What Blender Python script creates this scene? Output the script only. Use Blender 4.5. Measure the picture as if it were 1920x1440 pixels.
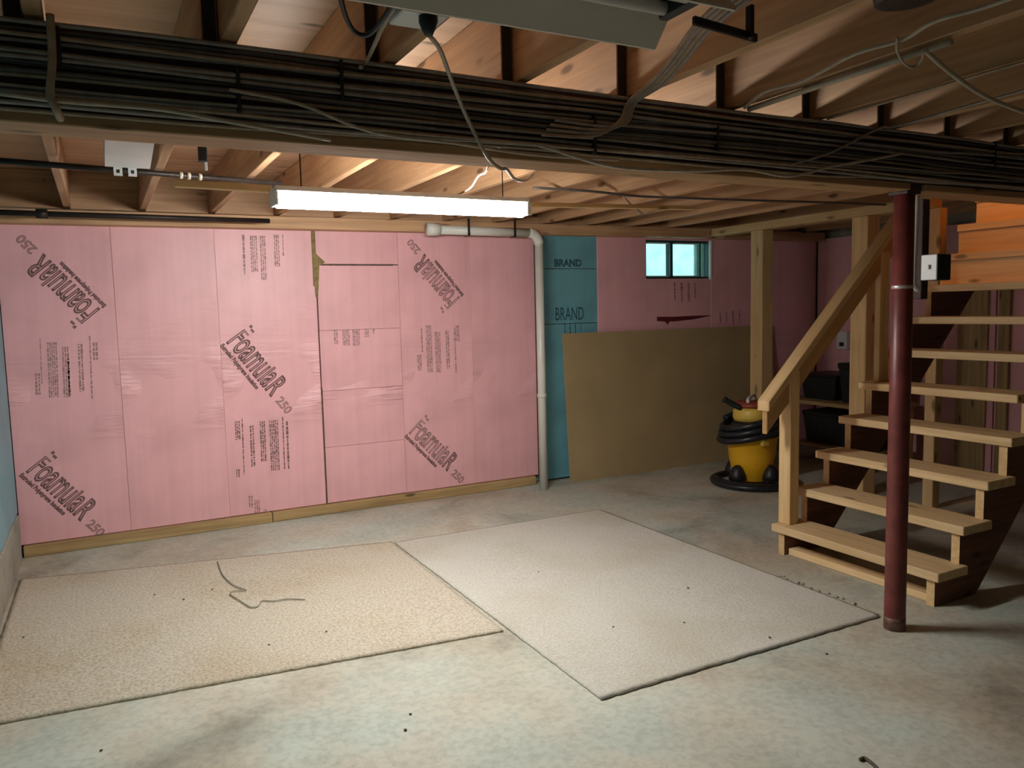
import bpy, bmesh, math, random
from mathutils import Vector, Matrix

for o in list(bpy.data.objects):
    bpy.data.objects.remove(o)
random.seed(7)
scene = bpy.context.scene
C = scene.collection

# ---------------------------------------------------------------- camera
F, YAW, PITCH, ROLL, CAMH = 1467.2066, 0.482151487, 0.0954741171, -0.0239903156, 1.5
fwd = Vector((math.sin(YAW) * math.cos(PITCH), math.cos(YAW) * math.cos(PITCH), -math.sin(PITCH)))
rgt0 = Vector((math.cos(YAW), -math.sin(YAW), 0))
up0 = rgt0.cross(fwd)
rgt = math.cos(ROLL) * rgt0 + math.sin(ROLL) * up0
upv = rgt.cross(fwd)
cd = bpy.data.cameras.new('camera')
cd.sensor_fit = 'HORIZONTAL'
cd.sensor_width = 36.0
cd.lens = F / 1920 * 36.0
cd.clip_start = 0.02
cam = bpy.data.objects.new('camera', cd)
C.objects.link(cam)
M = Matrix((rgt, upv, -fwd)).transposed().to_4x4()
M.translation = Vector((0, 0, CAMH))
cam.matrix_world = M
scene.camera = cam

# ---------------------------------------------------------------- light
scene.view_settings.view_transform = 'Standard'
scene.view_settings.look = 'None'
scene.view_settings.gamma = 1.0
scene.view_settings.exposure = 0.0
TUBE_STRENGTH = 136.0
BULB_STRENGTH = 400.0
world = bpy.data.worlds.new('overcast_sky')
scene.world = world
world.use_nodes = True
world.node_tree.nodes['Background'].inputs[0].default_value = (0.80, 0.95, 1.0, 1)
world.node_tree.nodes['Background'].inputs[1].default_value = 1.7


# ---------------------------------------------------------------- pixel -> place
def ray(px, py):
    return rgt * ((px - 960) / F) - upv * ((py - 720) / F) + fwd


def on_z(px, py, z=0.0):
    d = ray(px, py)
    t = (z - CAMH) / d.z
    return Vector((0, 0, CAMH)) + d * t


def on_y(px, py, Y):
    d = ray(px, py)
    return Vector((0, 0, CAMH)) + d * (Y / d.y)


# ---------------------------------------------------------------- materials
def new_mat(name):
    m = bpy.data.materials.new(name)
    m.use_nodes = True
    nt = m.node_tree
    return m, nt, nt.nodes['Principled BSDF'], nt.nodes, nt.links


def ramp(nodes, stops):
    r = nodes.new('ShaderNodeValToRGB')
    el = r.color_ramp.elements
    while len(el) < len(stops):
        el.new(0.5)
    for e, (p, c) in zip(el, stops):
        e.position = p
        e.color = (*c, 1)
    return r


def plain(name, col, rough=0.5, metal=0.0, var=0.12, scale=12.0, bump=0.0):
    m, nt, b, N, L = new_mat(name)
    tc = N.new('ShaderNodeTexCoord')
    n = N.new('ShaderNodeTexNoise')
    n.inputs['Scale'].default_value = scale
    n.inputs['Detail'].default_value = 5
    L.new(tc.outputs['Object'], n.inputs['Vector'])
    r = ramp(N, [(0.3, tuple(max(0, c * (1 - var)) for c in col)), (0.7, tuple(min(1, c * (1 + var)) for c in col))])
    L.new(n.outputs['Fac'], r.inputs['Fac'])
    L.new(r.outputs['Color'], b.inputs['Base Color'])
    b.inputs['Roughness'].default_value = rough
    b.inputs['Metallic'].default_value = metal
    if bump:
        bp = N.new('ShaderNodeBump')
        bp.inputs['Strength'].default_value = bump
        bp.inputs['Distance'].default_value = 0.01
        L.new(n.outputs['Fac'], bp.inputs['Height'])
        L.new(bp.outputs['Normal'], b.inputs['Normal'])
    return m


def wood(name, light, dark, rough=0.6, knots=True, grain=1.0):
    """boards are built along their own local x axis"""
    m, nt, b, N, L = new_mat(name)
    tc = N.new('ShaderNodeTexCoord')
    oi = N.new('ShaderNodeObjectInfo')
    mul = N.new('ShaderNodeVectorMath')
    mul.operation = 'SCALE'
    mul.inputs[3].default_value = 37.0
    cmb = N.new('ShaderNodeCombineXYZ')
    for i in range(3):
        L.new(oi.outputs['Random'], cmb.inputs[i])
    L.new(cmb.outputs[0], mul.inputs[0])
    add = N.new('ShaderNodeVectorMath')
    L.new(tc.outputs['Object'], add.inputs[0])
    L.new(mul.outputs[0], add.inputs[1])
    mp = N.new('ShaderNodeMapping')
    mp.inputs['Scale'].default_value = (1.6, 34 * grain, 34 * grain)
    L.new(add.outputs[0], mp.inputs['Vector'])
    n1 = N.new('ShaderNodeTexNoise')
    n1.inputs['Scale'].default_value = 1.0
    n1.inputs['Detail'].default_value = 6
    n1.inputs['Distortion'].default_value = 0.6
    L.new(mp.outputs[0], n1.inputs['Vector'])
    n2 = N.new('ShaderNodeTexNoise')
    n2.inputs['Scale'].default_value = 2.2
    L.new(add.outputs[0], n2.inputs['Vector'])
    mix = N.new('ShaderNodeMath')
    mix.operation = 'MULTIPLY_ADD'
    mix.inputs[1].default_value = 0.35
    L.new(n2.outputs['Fac'], mix.inputs[0])
    m2 = N.new('ShaderNodeMath')
    m2.operation = 'MULTIPLY'
    m2.inputs[1].default_value = 0.65
    L.new(n1.outputs['Fac'], m2.inputs[0])
    L.new(m2.outputs[0], mix.inputs[2])
    r = ramp(N, [(0.32, dark), (0.62, light)])
    L.new(mix.outputs[0], r.inputs['Fac'])
    # board to board variation
    hsv = N.new('ShaderNodeHueSaturation')
    mr = N.new('ShaderNodeMapRange')
    mr.inputs['To Min'].default_value = 0.85
    mr.inputs['To Max'].default_value = 1.12
    L.new(oi.outputs['Random'], mr.inputs['Value'])
    L.new(mr.outputs[0], hsv.inputs['Value'])
    L.new(r.outputs['Color'], hsv.inputs['Color'])
    out = hsv.outputs['Color']
    if knots:
        mk = N.new('ShaderNodeMapping')
        mk.inputs['Scale'].default_value = (2.6, 7.5, 7.5)
        L.new(add.outputs[0], mk.inputs['Vector'])
        v = N.new('ShaderNodeTexVoronoi')
        v.inputs['Scale'].default_value = 1.0
        L.new(mk.outputs[0], v.inputs['Vector'])
        kr = ramp(N, [(0.07, (1, 1, 1)), (0.15, (0, 0, 0))])
        L.new(v.outputs['Distance'], kr.inputs['Fac'])
        mx = N.new('ShaderNodeMixRGB')
        mx.inputs['Color2'].default_value = (*[c * 0.42 for c in dark], 1)
        L.new(kr.outputs['Color'], mx.inputs['Fac'])
        L.new(out, mx.inputs['Color1'])
        out = mx.outputs['Color']
    L.new(out, b.inputs['Base Color'])
    b.inputs['Roughness'].default_value = rough
    bp = N.new('ShaderNodeBump')
    bp.inputs['Strength'].default_value = 0.25
    bp.inputs['Distance'].default_value = 0.004
    L.new(n1.outputs['Fac'], bp.inputs['Height'])
    L.new(bp.outputs['Normal'], b.inputs['Normal'])
    return m


def concrete(name, tones, rough=0.75, big=0.9, bump=0.15):
    m, nt, b, N, L = new_mat(name)
    tc = N.new('ShaderNodeTexCoord')
    n1 = N.new('ShaderNodeTexNoise')
    n1.inputs['Scale'].default_value = big
    n1.inputs['Detail'].default_value = 7
    n1.inputs['Roughness'].default_value = 0.62
    n1.inputs['Distortion'].default_value = 0.5
    L.new(tc.outputs['Object'], n1.inputs['Vector'])
    r = ramp(N, [(0.33, tones[0]), (0.47, tones[1]), (0.62, tones[2])])
    L.new(n1.outputs['Fac'], r.inputs['Fac'])
    # colour drift between warm and greenish patches
    n2 = N.new('ShaderNodeTexNoise')
    n2.inputs['Scale'].default_value = 1.6
    n2.inputs['Detail'].default_value = 4
    mp = N.new('ShaderNodeMapping')
    mp.inputs['Location'].default_value = (3.1, 9.7, 0)
    L.new(tc.outputs['Object'], mp.inputs['Vector'])
    L.new(mp.outputs[0], n2.inputs['Vector'])
    r2 = ramp(N, [(0.36, (0.91, 1.0, 0.96)), (0.53, (1.0, 0.965, 0.87)), (0.66, (0.86, 0.76, 0.65))])
    L.new(n2.outputs['Fac'], r2.inputs['Fac'])
    mu = N.new('ShaderNodeMixRGB')
    mu.blend_type = 'MULTIPLY'
    mu.inputs['Fac'].default_value = 1.0
    L.new(r.outputs['Color'], mu.inputs['Color1'])
    L.new(r2.outputs['Color'], mu.inputs['Color2'])
    # fine speckle
    n3 = N.new('ShaderNodeTexNoise')
    n3.inputs['Scale'].default_value = 38
    n3.inputs['Detail'].default_value = 4
    L.new(tc.outputs['Object'], n3.inputs['Vector'])
    r3 = ramp(N, [(0.3, (0.84, 0.84, 0.84)), (0.6, (1.05, 1.05, 1.05))])
    L.new(n3.outputs['Fac'], r3.inputs['Fac'])
    mu2 = N.new('ShaderNodeMixRGB')
    mu2.blend_type = 'MULTIPLY'
    mu2.inputs['Fac'].default_value = 1.0
    L.new(mu.outputs['Color'], mu2.inputs['Color1'])
    L.new(r3.outputs['Color'], mu2.inputs['Color2'])
    L.new(mu2.outputs['Color'], b.inputs['Base Color'])
    b.inputs['Roughness'].default_value = rough
    bp = N.new('ShaderNodeBump')
    bp.inputs['Strength'].default_value = bump
    bp.inputs['Distance'].default_value = 0.01
    L.new(n1.outputs['Fac'], bp.inputs['Height'])
    L.new(bp.outputs['Normal'], b.inputs['Normal'])
    return m


def foam(name, light, dirt, wrinkle=0.5):
    m, nt, b, N, L = new_mat(name)
    tc = N.new('ShaderNodeTexCoord')
    n1 = N.new('ShaderNodeTexNoise')
    n1.inputs['Scale'].default_value = 2.4
    n1.inputs['Detail'].default_value = 6
    L.new(tc.outputs['Object'], n1.inputs['Vector'])
    r = ramp(N, [(0.30, dirt), (0.55, light)])
    L.new(n1.outputs['Fac'], r.inputs['Fac'])
    # vertical streaks left by the extruder
    mp = N.new('ShaderNodeMapping')
    mp.inputs['Scale'].default_value = (26, 26, 0.7)
    L.new(tc.outputs['Object'], mp.inputs['Vector'])
    n2 = N.new('ShaderNodeTexNoise')
    n2.inputs['Scale'].default_value = 1.0
    n2.inputs['Detail'].default_value = 3
    L.new(mp.outputs[0], n2.inputs['Vector'])
    r2 = ramp(N, [(0.35, (0.965, 0.965, 0.965)), (0.6, (1.015, 1.015, 1.015))])
    L.new(n2.outputs['Fac'], r2.inputs['Fac'])
    mu = N.new('ShaderNodeMixRGB')
    mu.blend_type = 'MULTIPLY'
    mu.inputs['Fac'].default_value = 1.0
    L.new(r.outputs['Color'], mu.inputs['Color1'])
    L.new(r2.outputs['Color'], mu.inputs['Color2'])
    L.new(mu.outputs['Color'], b.inputs['Base Color'])
    b.inputs['Roughness'].default_value = 0.42
    # horizontal wrinkles of the film
    mw = N.new('ShaderNodeMapping')
    mw.inputs['Scale'].default_value = (3.0, 3.0, 24.0)
    L.new(tc.outputs['Object'], mw.inputs['Vector'])
    n3 = N.new('ShaderNodeTexNoise')
    n3.inputs['Scale'].default_value = 1.0
    n3.inputs['Detail'].default_value = 2
    n3.inputs['Distortion'].default_value = 0.8
    L.new(mw.outputs[0], n3.inputs['Vector'])
    bp = N.new('ShaderNodeBump')
    bp.inputs['Strength'].default_value = wrinkle
    bp.inputs['Distance'].default_value = 0.085
    nm = N.new('ShaderNodeTexNoise')
    nm.inputs['Scale'].default_value = 1.7
    L.new(tc.outputs['Object'], nm.inputs['Vector'])
    rm = ramp(N, [(0.47, (0, 0, 0)), (0.66, (1, 1, 1))])
    L.new(nm.outputs['Fac'], rm.inputs['Fac'])
    hm = N.new('ShaderNodeMath')
    hm.operation = 'MULTIPLY'
    L.new(n3.outputs['Fac'], hm.inputs[0])
    # the film is loosest at mid height of a board
    sx = N.new('ShaderNodeSeparateXYZ')
    gm = N.new('ShaderNodeNewGeometry')
    L.new(gm.outputs['Position'], sx.inputs[0])
    rz = ramp(N, [(0.33, (0.04, 0.04, 0.04)), (0.47, (1, 1, 1)), (0.64, (0.04, 0.04, 0.04))])
    dv = N.new('ShaderNodeMath')
    dv.operation = 'DIVIDE'
    dv.inputs[1].default_value = 2.07
    L.new(sx.outputs['Z'], dv.inputs[0])
    L.new(dv.outputs[0], rz.inputs['Fac'])
    hz = N.new('ShaderNodeMath')
    hz.operation = 'MULTIPLY'
    L.new(rm.outputs['Color'], hz.inputs[0])
    L.new(rz.outputs['Color'], hz.inputs[1])
    L.new(hz.outputs[0], hm.inputs[1])
    L.new(hm.outputs[0], bp.inputs['Height'])
    L.new(bp.outputs['Normal'], b.inputs['Normal'])
    return m


def carpet_mat(name, a, bcol, c, spot):
    m, nt, b, N, L = new_mat(name)
    tc = N.new('ShaderNodeTexCoord')
    n1 = N.new('ShaderNodeTexNoise')
    n1.inputs['Scale'].default_value = 80
    n1.inputs['Detail'].default_value = 5
    L.new(tc.outputs['Object'], n1.inputs['Vector'])
    r = ramp(N, [(0.32, a), (0.5, bcol), (0.68, c)])
    L.new(n1.outputs['Fac'], r.inputs['Fac'])
    n2 = N.new('ShaderNodeTexNoise')
    n2.inputs['Scale'].default_value = 1.5
    n2.inputs['Detail'].default_value = 5
    L.new(tc.outputs['Object'], n2.inputs['Vector'])
    r2 = ramp(N, [(0.33, spot), (0.52, (1, 1, 1))])
    L.new(n2.outputs['Fac'], r2.inputs['Fac'])
    mu = N.new('ShaderNodeMixRGB')
    mu.blend_type = 'MULTIPLY'
    mu.inputs['Fac'].default_value = 1.0
    L.new(r.outputs['Color'], mu.inputs['Color1'])
    L.new(r2.outputs['Color'], mu.inputs['Color2'])
    L.new(mu.outputs['Color'], b.inputs['Base Color'])
    b.inputs['Roughness'].default_value = 0.95
    bp = N.new('ShaderNodeBump')
    bp.inputs['Strength'].default_value = 0.5
    bp.inputs['Distance'].default_value = 0.008
    L.new(n1.outputs['Fac'], bp.inputs['Height'])
    L.new(bp.outputs['Normal'], b.inputs['Normal'])
    return m


def emit(name, col, strength):
    m, nt, b, N, L = new_mat(name)
    b.inputs['Base Color'].default_value = (0.9, 0.9, 0.9, 1)
    b.inputs['Emission Color'].default_value = (*col, 1)
    b.inputs['Emission Strength'].default_value = strength
    return m


MT = {}
MT['floor'] = concrete('floor_concrete', [(0.24, 0.23, 0.20), (0.45, 0.445, 0.395), (0.52, 0.52, 0.47)])
MT['wallconc'] = concrete('wall_concrete', [(0.20, 0.19, 0.16), (0.30, 0.29, 0.25), (0.36, 0.35, 0.31)], big=3)
MT['palewall'] = concrete('pale_bounce_wall', [(0.45, 0.42, 0.38), (0.55, 0.53, 0.48), (0.6, 0.58, 0.53)], big=2)  # unseen rear wall, made pale to bounce light into the room
MT['pink'] = foam('pink_foam', (0.82, 0.44, 0.465), (0.70, 0.375, 0.39), 1.0)
MT['blue'] = foam('blue_foam', (0.16, 0.40, 0.46), (0.12, 0.29, 0.34), 0.15)
MT['stringer'] = wood('red_brown_lumber', (0.20, 0.085, 0.04), (0.11, 0.04, 0.018))
MT['rail'] = wood('orange_lumber', (0.60, 0.36, 0.15), (0.42, 0.23, 0.085))
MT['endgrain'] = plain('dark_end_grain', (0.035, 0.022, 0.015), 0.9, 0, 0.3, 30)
MT['lumber'] = wood('pale_lumber', (0.80, 0.565, 0.285), (0.60, 0.385, 0.165))
MT['tread'] = wood('tread_lumber', (0.82, 0.60, 0.33), (0.62, 0.41, 0.19))
MT['joist'] = wood('joist_lumber', (0.56, 0.34, 0.18), (0.36, 0.20, 0.10))
MT['subfloor'] = wood('subfloor_plywood', (0.58, 0.38, 0.23), (0.40, 0.24, 0.13), grain=0.4)
MT['plate'] = wood('plate_lumber', (0.50, 0.34, 0.15), (0.28, 0.17, 0.07))
MT['beampaint'] = plain('dark_red_beam_paint', (0.050, 0.022, 0.018), 0.7, 0, 0.35, 6)
MT['beamwood'] = wood('beam_underside_wood', (0.46, 0.28, 0.14), (0.30, 0.16, 0.07))
MT['redpaint'] = plain('oxide_red_paint', (0.150, 0.030, 0.025), 0.42, 0.0, 0.3, 14, 0.1)
MT['rust'] = plain('worn_steel', (0.16, 0.085, 0.06), 0.6, 0.4, 0.4, 30)
MT['pvc'] = plain('white_plastic_pipe', (0.70, 0.69, 0.62), 0.35, 0, 0.06, 6)
MT['conduit'] = plain('grey_conduit', (0.46, 0.40, 0.31), 0.45, 0, 0.1, 8)
MT['iron'] = plain('black_iron', (0.030, 0.022, 0.018), 0.5, 0.5, 0.3, 20)
MT['black'] = plain('black_plastic', (0.012, 0.013, 0.016), 0.45, 0, 0.3, 20)
MT['hose'] = plain('black_hose_rubber', (0.013, 0.015, 0.019), 0.35, 0, 0.3, 20)
MT['yellow'] = plain('yellow_drum_plastic', (0.88, 0.46, 0.015), 0.4, 0, 0.06, 4)
MT['yellow2'] = plain('yellow_head_plastic', (0.80, 0.56, 0.10), 0.4, 0, 0.15, 9)
MT['redplastic'] = plain('red_plastic', (0.32, 0.06, 0.03), 0.4, 0, 0.15, 9)
MT['white'] = plain('white_plastic', (0.75, 0.76, 0.75), 0.4, 0, 0.05, 8)
MT['enamel'] = plain('grey_white_enamel', (0.62, 0.57, 0.48), 0.5, 0, 0.06, 5)
MT['cable'] = plain('grey_cable', (0.30, 0.265, 0.235), 0.5, 0, 0.2, 30)
MT['cable2'] = plain('tan_cable', (0.36, 0.265, 0.18), 0.5, 0, 0.2, 30)
MT['cablew'] = plain('white_cord', (0.42, 0.36, 0.28), 0.5, 0, 0.15, 30)
MT['cabled'] = plain('dark_cable', (0.11, 0.095, 0.085), 0.5, 0, 0.2, 30)
MT['hardboard'] = plain('brown_hardboard', (0.40, 0.295, 0.15), 0.6, 0, 0.10, 2.5)
MT['ink'] = plain('dark_ink', (0.19, 0.10, 0.10), 0.6, 0, 0.25, 40)
MT['ink_faint'] = plain('faded_ink', (0.34, 0.19, 0.19), 0.6, 0, 0.25, 40)
MT['ink_blue'] = plain('blue_board_ink', (0.02, 0.07, 0.09), 0.6, 0, 0.25, 40)
MT['ink_red'] = plain('dark_red_ink', (0.12, 0.012, 0.02), 0.6, 0, 0.25, 40)
MT['sealant'] = plain('olive_foam_sealant', (0.24, 0.18, 0.07), 0.8, 0, 0.4, 20, 0.4)
MT['gap'] = plain('dirty_joint', (0.12, 0.07, 0.055), 0.9, 0, 0.3, 40)
MT['vinyl'] = plain('dark_window_frame', (0.012, 0.04, 0.04), 0.45, 0, 0.2, 20)
MT['carpet_l'] = carpet_mat('beige_carpet', (0.37, 0.315, 0.235), (0.50, 0.45, 0.355), (0.60, 0.555, 0.455), (0.90, 0.85, 0.77))
MT['carpet_r'] = carpet_mat('grey_carpet', (0.45, 0.43, 0.37), (0.535, 0.52, 0.455), (0.59, 0.58, 0.515), (0.90, 0.87, 0.80))
MT['thread'] = plain('grey_thread', (0.28, 0.26, 0.19), 0.9, 0, 0.2, 20)
MT['debris'] = plain('dark_crumb', (0.09, 0.07, 0.05), 0.9, 0, 0.3, 40)
MT['plaster'] = plain('upstairs_plaster', (0.55, 0.42, 0.28), 0.8, 0, 0.05, 3)
MT['tube'] = emit('lit_lens', (1.0, 0.98, 0.945), TUBE_STRENGTH)
MT['bulb'] = emit('lit_bulb', (1.0, 0.43, 0.11), BULB_STRENGTH)
MT['galv'] = plain('galvanised_strap', (0.62, 0.55, 0.52), 0.35, 0.6, 0.1, 20)


def glass_mat():
    m, nt, b, N, L = new_mat('teal_window_glass')
    tc = N.new('ShaderNodeTexCoord')
    n = N.new('ShaderNodeTexNoise')
    n.inputs['Scale'].default_value = 7
    n.inputs['Detail'].default_value = 4
    L.new(tc.outputs['Object'], n.inputs['Vector'])
    r = ramp(N, [(0.35, (0.36, 0.80, 0.70)), (0.65, (0.50, 0.93, 0.92))])
    L.new(n.outputs['Fac'], r.inputs['Fac'])
    L.new(r.outputs['Color'], b.inputs['Base Color'])
    b.inputs['Transmission Weight'].default_value = 1.0
    b.inputs['Roughness'].default_value = 0.35
    b.inputs['IOR'].default_value = 1.05
    return m


MT['glass'] = glass_mat()


# ---------------------------------------------------------------- mesh helpers
def link(name, me, mat=None, parent=None, mw=None):
    o = bpy.data.objects.new(name, me)
    C.objects.link(o)
    if mat is not None and me is not None:
        me.materials.clear()
        me.materials.append(MT[mat])
    if mw is not None:
        o.matrix_basis = mw
    if parent is not None:
        o.parent = parent
        o.matrix_parent_inverse = parent.matrix_basis.inverted() if parent.parent is None else \
            (parent.parent.matrix_basis @ parent.matrix_parent_inverse @ parent.matrix_basis).inverted()
    return o


def to_mesh(bm, name, smooth=False):
    bm.normal_update()
    me = bpy.data.meshes.new(name)
    bm.to_mesh(me)
    bm.free()
    if smooth:
        for p in me.polygons:
            p.use_smooth = True
    return me


def world_obj(name, bm, mat, parent=None, smooth=False):
    """bmesh in world coordinates -> object whose origin sits at its lowest centre"""
    vs = [v.co for v in bm.verts]
    lo = Vector((min(v.x for v in vs), min(v.y for v in vs), min(v.z for v in vs)))
    hi = Vector((max(v.x for v in vs), max(v.y for v in vs), max(v.z for v in vs)))
    c = Vector(((lo.x + hi.x) / 2, (lo.y + hi.y) / 2, lo.z))
    bmesh.ops.translate(bm, verts=bm.verts, vec=-c)
    return link(name, to_mesh(bm, name, smooth), mat, parent, Matrix.Translation(c))


def bm_box(bm, lo, hi, bevel=0.0):
    lo, hi = Vector(lo), Vector(hi)
    r = bmesh.ops.create_cube(bm, size=1.0)
    for v in r['verts']:
        v.co = Vector((lo[i] + (v.co[i] + 0.5) * (hi[i] - lo[i]) for i in range(3)))
    if bevel:
        es = list({e for v in r['verts'] for e in v.link_edges})
        bmesh.ops.bevel(bm, geom=es, offset=bevel, segments=1, affect='EDGES')
    return bm


def box(name, lo, hi, mat, parent=None, bevel=0.0):
    bm = bmesh.new()
    bm_box(bm, lo, hi, bevel)
    return world_obj(name, bm, mat, parent)


def board(name, a, b, w, h, mat, parent=None, up=(0, 0, 1), bevel=0.003):
    """a bar from a to b, w wide sideways, h tall along up; local x runs along it"""
    a, b = Vector(a), Vector(b)
    ax = (b - a)
    Ln = ax.length
    ax.normalize()
    u = Vector(up)
    s = u.cross(ax)
    s.normalize()
    u = ax.cross(s)
    bm = bmesh.new()
    bm_box(bm, (-Ln / 2, -w / 2, -h / 2), (Ln / 2, w / 2, h / 2), bevel)
    mw = Matrix((ax, s, u)).transposed().to_4x4()
    mw.translation = (a + b) / 2
    return link(name, to_mesh(bm, name), mat, parent, mw)


def catmull(pts, n=6):
    pts = [Vector(p) for p in pts]
    if len(pts) < 3:
        return pts
    P = [pts[0] * 2 - pts[1]] + pts + [pts[-1] * 2 - pts[-2]]
    out = []
    for i in range(1, len(P) - 2):
        for k in range(n):
            t = k / n
            a, b, c, d = P[i - 1], P[i], P[i + 1], P[i + 2]
            out.append(0.5 * ((2 * b) + (c - a) * t + (2 * a - 5 * b + 4 * c - d) * t * t + (3 * b - a - 3 * c + d) * t ** 3))
    out.append(pts[-1])
    return out


def bm_tube(bm, pts, r, sides=8, flat=1.0):
    pts = [Vector(p) for p in pts]
    n = len(pts)
    rings = []
    t0 = (pts[1] - pts[0]).normalized()
    ref = Vector((0, 0, 1)) if abs(t0.z) < 0.9 else Vector((0, 1, 0))
    s = t0.cross(ref).normalized()
    for i, p in enumerate(pts):
        t = (pts[min(i + 1, n - 1)] - pts[max(i - 1, 0)]).normalized()
        s = (s - t * s.dot(t)).normalized()
        u = s.cross(t)
        rr = r[i] if isinstance(r, (list, tuple)) else r
        rings.append([bm.verts.new(p + (s * math.cos(2 * math.pi * k / sides) * flat + u * math.sin(2 * math.pi * k / sides)) * rr)
                      for k in range(sides)])
    for i in range(n - 1):
        for k in range(sides):
            bm.faces.new((rings[i][k], rings[i][(k + 1) % sides], rings[i + 1][(k + 1) % sides], rings[i + 1][k]))
    bm.faces.new(rings[0][::-1])
    bm.faces.new(rings[-1])
    bmesh.ops.recalc_face_normals(bm, faces=bm.faces)
    return bm


def tube(name, pts, r, mat, parent=None, sides=8, smooth_path=True, n=6):
    bm = bmesh.new()
    bm_tube(bm, catmull(pts, n) if smooth_path else pts, r, sides)
    return world_obj(name, bm, mat, parent, smooth=True)


def bm_lathe(bm, prof, c=(0, 0, 0), sides=32):
    c = Vector(c)
    rings = []
    for r, z in prof:
        rings.append([bm.verts.new(c + Vector((r * math.cos(2 * math.pi * k / sides), r * math.sin(2 * math.pi * k / sides), z)))
                      for k in range(sides)])
    for i in range(len(rings) - 1):
        for k in range(sides):
            bm.faces.new((rings[i][k], rings[i][(k + 1) % sides], rings[i + 1][(k + 1) % sides], rings[i + 1][k]))
    bm.faces.new(rings[0][::-1])
    bm.faces.new(rings[-1])
    bmesh.ops.recalc_face_normals(bm, faces=bm.faces)
    return bm


def lathe(name, prof, c, mat, parent=None, sides=32, smooth=True):
    bm = bmesh.new()
    bm_lathe(bm, prof, c, sides)
    o = world_obj(name, bm, mat, parent, smooth)
    return o


def prism(name, outline, axis, t0, t1, mat, parent=None):
    """outline of 2d points in the plane normal to axis ('y': x,z), extruded t0..t1"""
    bm = bmesh.new()

    def P(p, t):
        return {'y': (p[0], t, p[1]), 'x': (t, p[0], p[1]), 'z': (p[0], p[1], t)}[axis]
    a = [bm.verts.new(P(p, t0)) for p in outline]
    b = [bm.verts.new(P(p, t1)) for p in outline]
    n = len(a)
    bm.faces.new(a)
    bm.faces.new(b[::-1])
    for i in range(n):
        bm.faces.new((a[i], b[i], b[(i + 1) % n], a[(i + 1) % n]))
    bmesh.ops.recalc_face_normals(bm, faces=bm.faces)
    return world_obj(name, bm, mat, parent)


def tag(o, label=None, cat=None, group=None, kind=None):
    if label:
        o['label'] = label
    if cat:
        o['category'] = cat
    if group:
        o['group'] = group
    if kind:
        o['kind'] = kind
    return o


def thing(name, loc, label, cat, group=None):
    o = bpy.data.objects.new(name, None)
    C.objects.link(o)
    o.empty_display_size = 0.1
    o.matrix_basis = Matrix.Translation(Vector(loc))
    return tag(o, label, cat, group)


def struct(o, label=None):
    return tag(o, label, None, None, 'structure')


# ================================================================ THE SETTING
XL, XR, YB, YN = -0.54, 6.62, 5.78, -3.0
ZJ, ZC = 2.20, 2.44           # underside of joists, underside of subfloor
floor = struct(box('floor', (XL - 0.3, YN - 0.2, -0.12), (XR + 0.3, YB + 0.3, 0.0), 'floor'), 'stained grey concrete basement floor')

# window hole in the back wall
WX0, WX1, WZ0, WZ1 = 4.43, 5.20, 1.745, 2.095
wall_back = struct(box('wall_back', (XL - 0.3, YB + 0.05, 0.0), (WX0, YB + 0.25, ZC), 'wallconc'), 'back wall clad with pink foam insulation boards')
box('wall_section', (WX1, YB + 0.05, 0), (XR + 0.3, YB + 0.25, ZC), 'wallconc', wall_back)
box('wall_section', (WX0, YB + 0.05, 0), (WX1, YB + 0.25, WZ0), 'wallconc', wall_back)
box('wall_section', (WX0, YB + 0.05, WZ1), (WX1, YB + 0.25, ZC), 'wallconc', wall_back)
wall_left = struct(box('wall_left', (XL - 0.3, YN, 0.0), (XL - 0.06, YB + 0.05, ZC), 'wallconc'), 'left wall with blue foam above a concrete footing')
wall_right = struct(box('wall_right', (XR + 0.05, YN, 0.0), (XR + 0.3, YB + 0.05, ZC), 'wallconc'), 'right wall behind the stairs')
wall_rear = struct(box('wall_rear', (XL - 0.3, YN - 0.2, 0.0), (XR + 0.3, YN, ZC), 'palewall'), 'unseen pale wall behind the photographer')

FY = YB                        # front face of the foam


def panel(px_or_x, x1, z0, z1, mat, off=0.0, name='foam_panel', parent=wall_back):
    return box(name, (px_or_x + 0.0006, FY + off, z0), (x1 - 0.0006, FY + 0.048, z1), mat, parent, 0.0015)


XS = [XL, 0.10, 0.737, 1.425, 2.062, 2.668, 3.262]
panels = []
panels.append(panel(XS[0] + 0.006, XS[1], 0.075, 2.14, 'pink', 0.002))
panels.append(panel(XS[1], XS[2], 0.075, 2.14, 'pink', 0.0))
panels.append(panel(XS[2], XS[3], 0.075, 2.14, 'pink', 0.004))
ZS = [0.075, 0.50, 0.925, 1.375, 1.862, 2.14]
col4 = []
for i in range(5):
    dz = 0.004 if i in (2, 4) else 0.002
    col4.append(panel(XS[3] + 0.008, XS[4], ZS[i] + 0.001, ZS[i + 1] - 0.001 - (0.006 if i == 3 else 0), 'pink', dz))
panels.append(col4[2])
panels.append(panel(XS[4], XS[5], 0.075, 2.14, 'pink', 0.0))
panels.append(panel(XS[5], XS[6], 0.075, 2.14, 'pink', 0.003))
# blue boards beside the drain pipe
b1 = panel(3.275, 3.90, 0.02, 1.36, 'blue', 0.012)
b2 = panel(3.275, 3.90, 1.365, 1.83, 'blue', 0.012)
b3 = panel(3.275, 3.90, 1.837, 2.14, 'blue', 0.012)
# darker pink boards round the window
panel(3.90, WX0, 0.02, 2.14, 'pink', 0.0)
w_under = panel(WX0, WX1, 0.02, WZ0, 'pink', 0.003)
panel(WX0, WX1, WZ1, 2.14, 'pink', 0.003)
w_right = panel(WX1, 5.90, 0.02, 2.14, 'pink', 0.0)
panel(5.90, XR, 0.02, 2.14, 'pink', 0.002)
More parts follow.
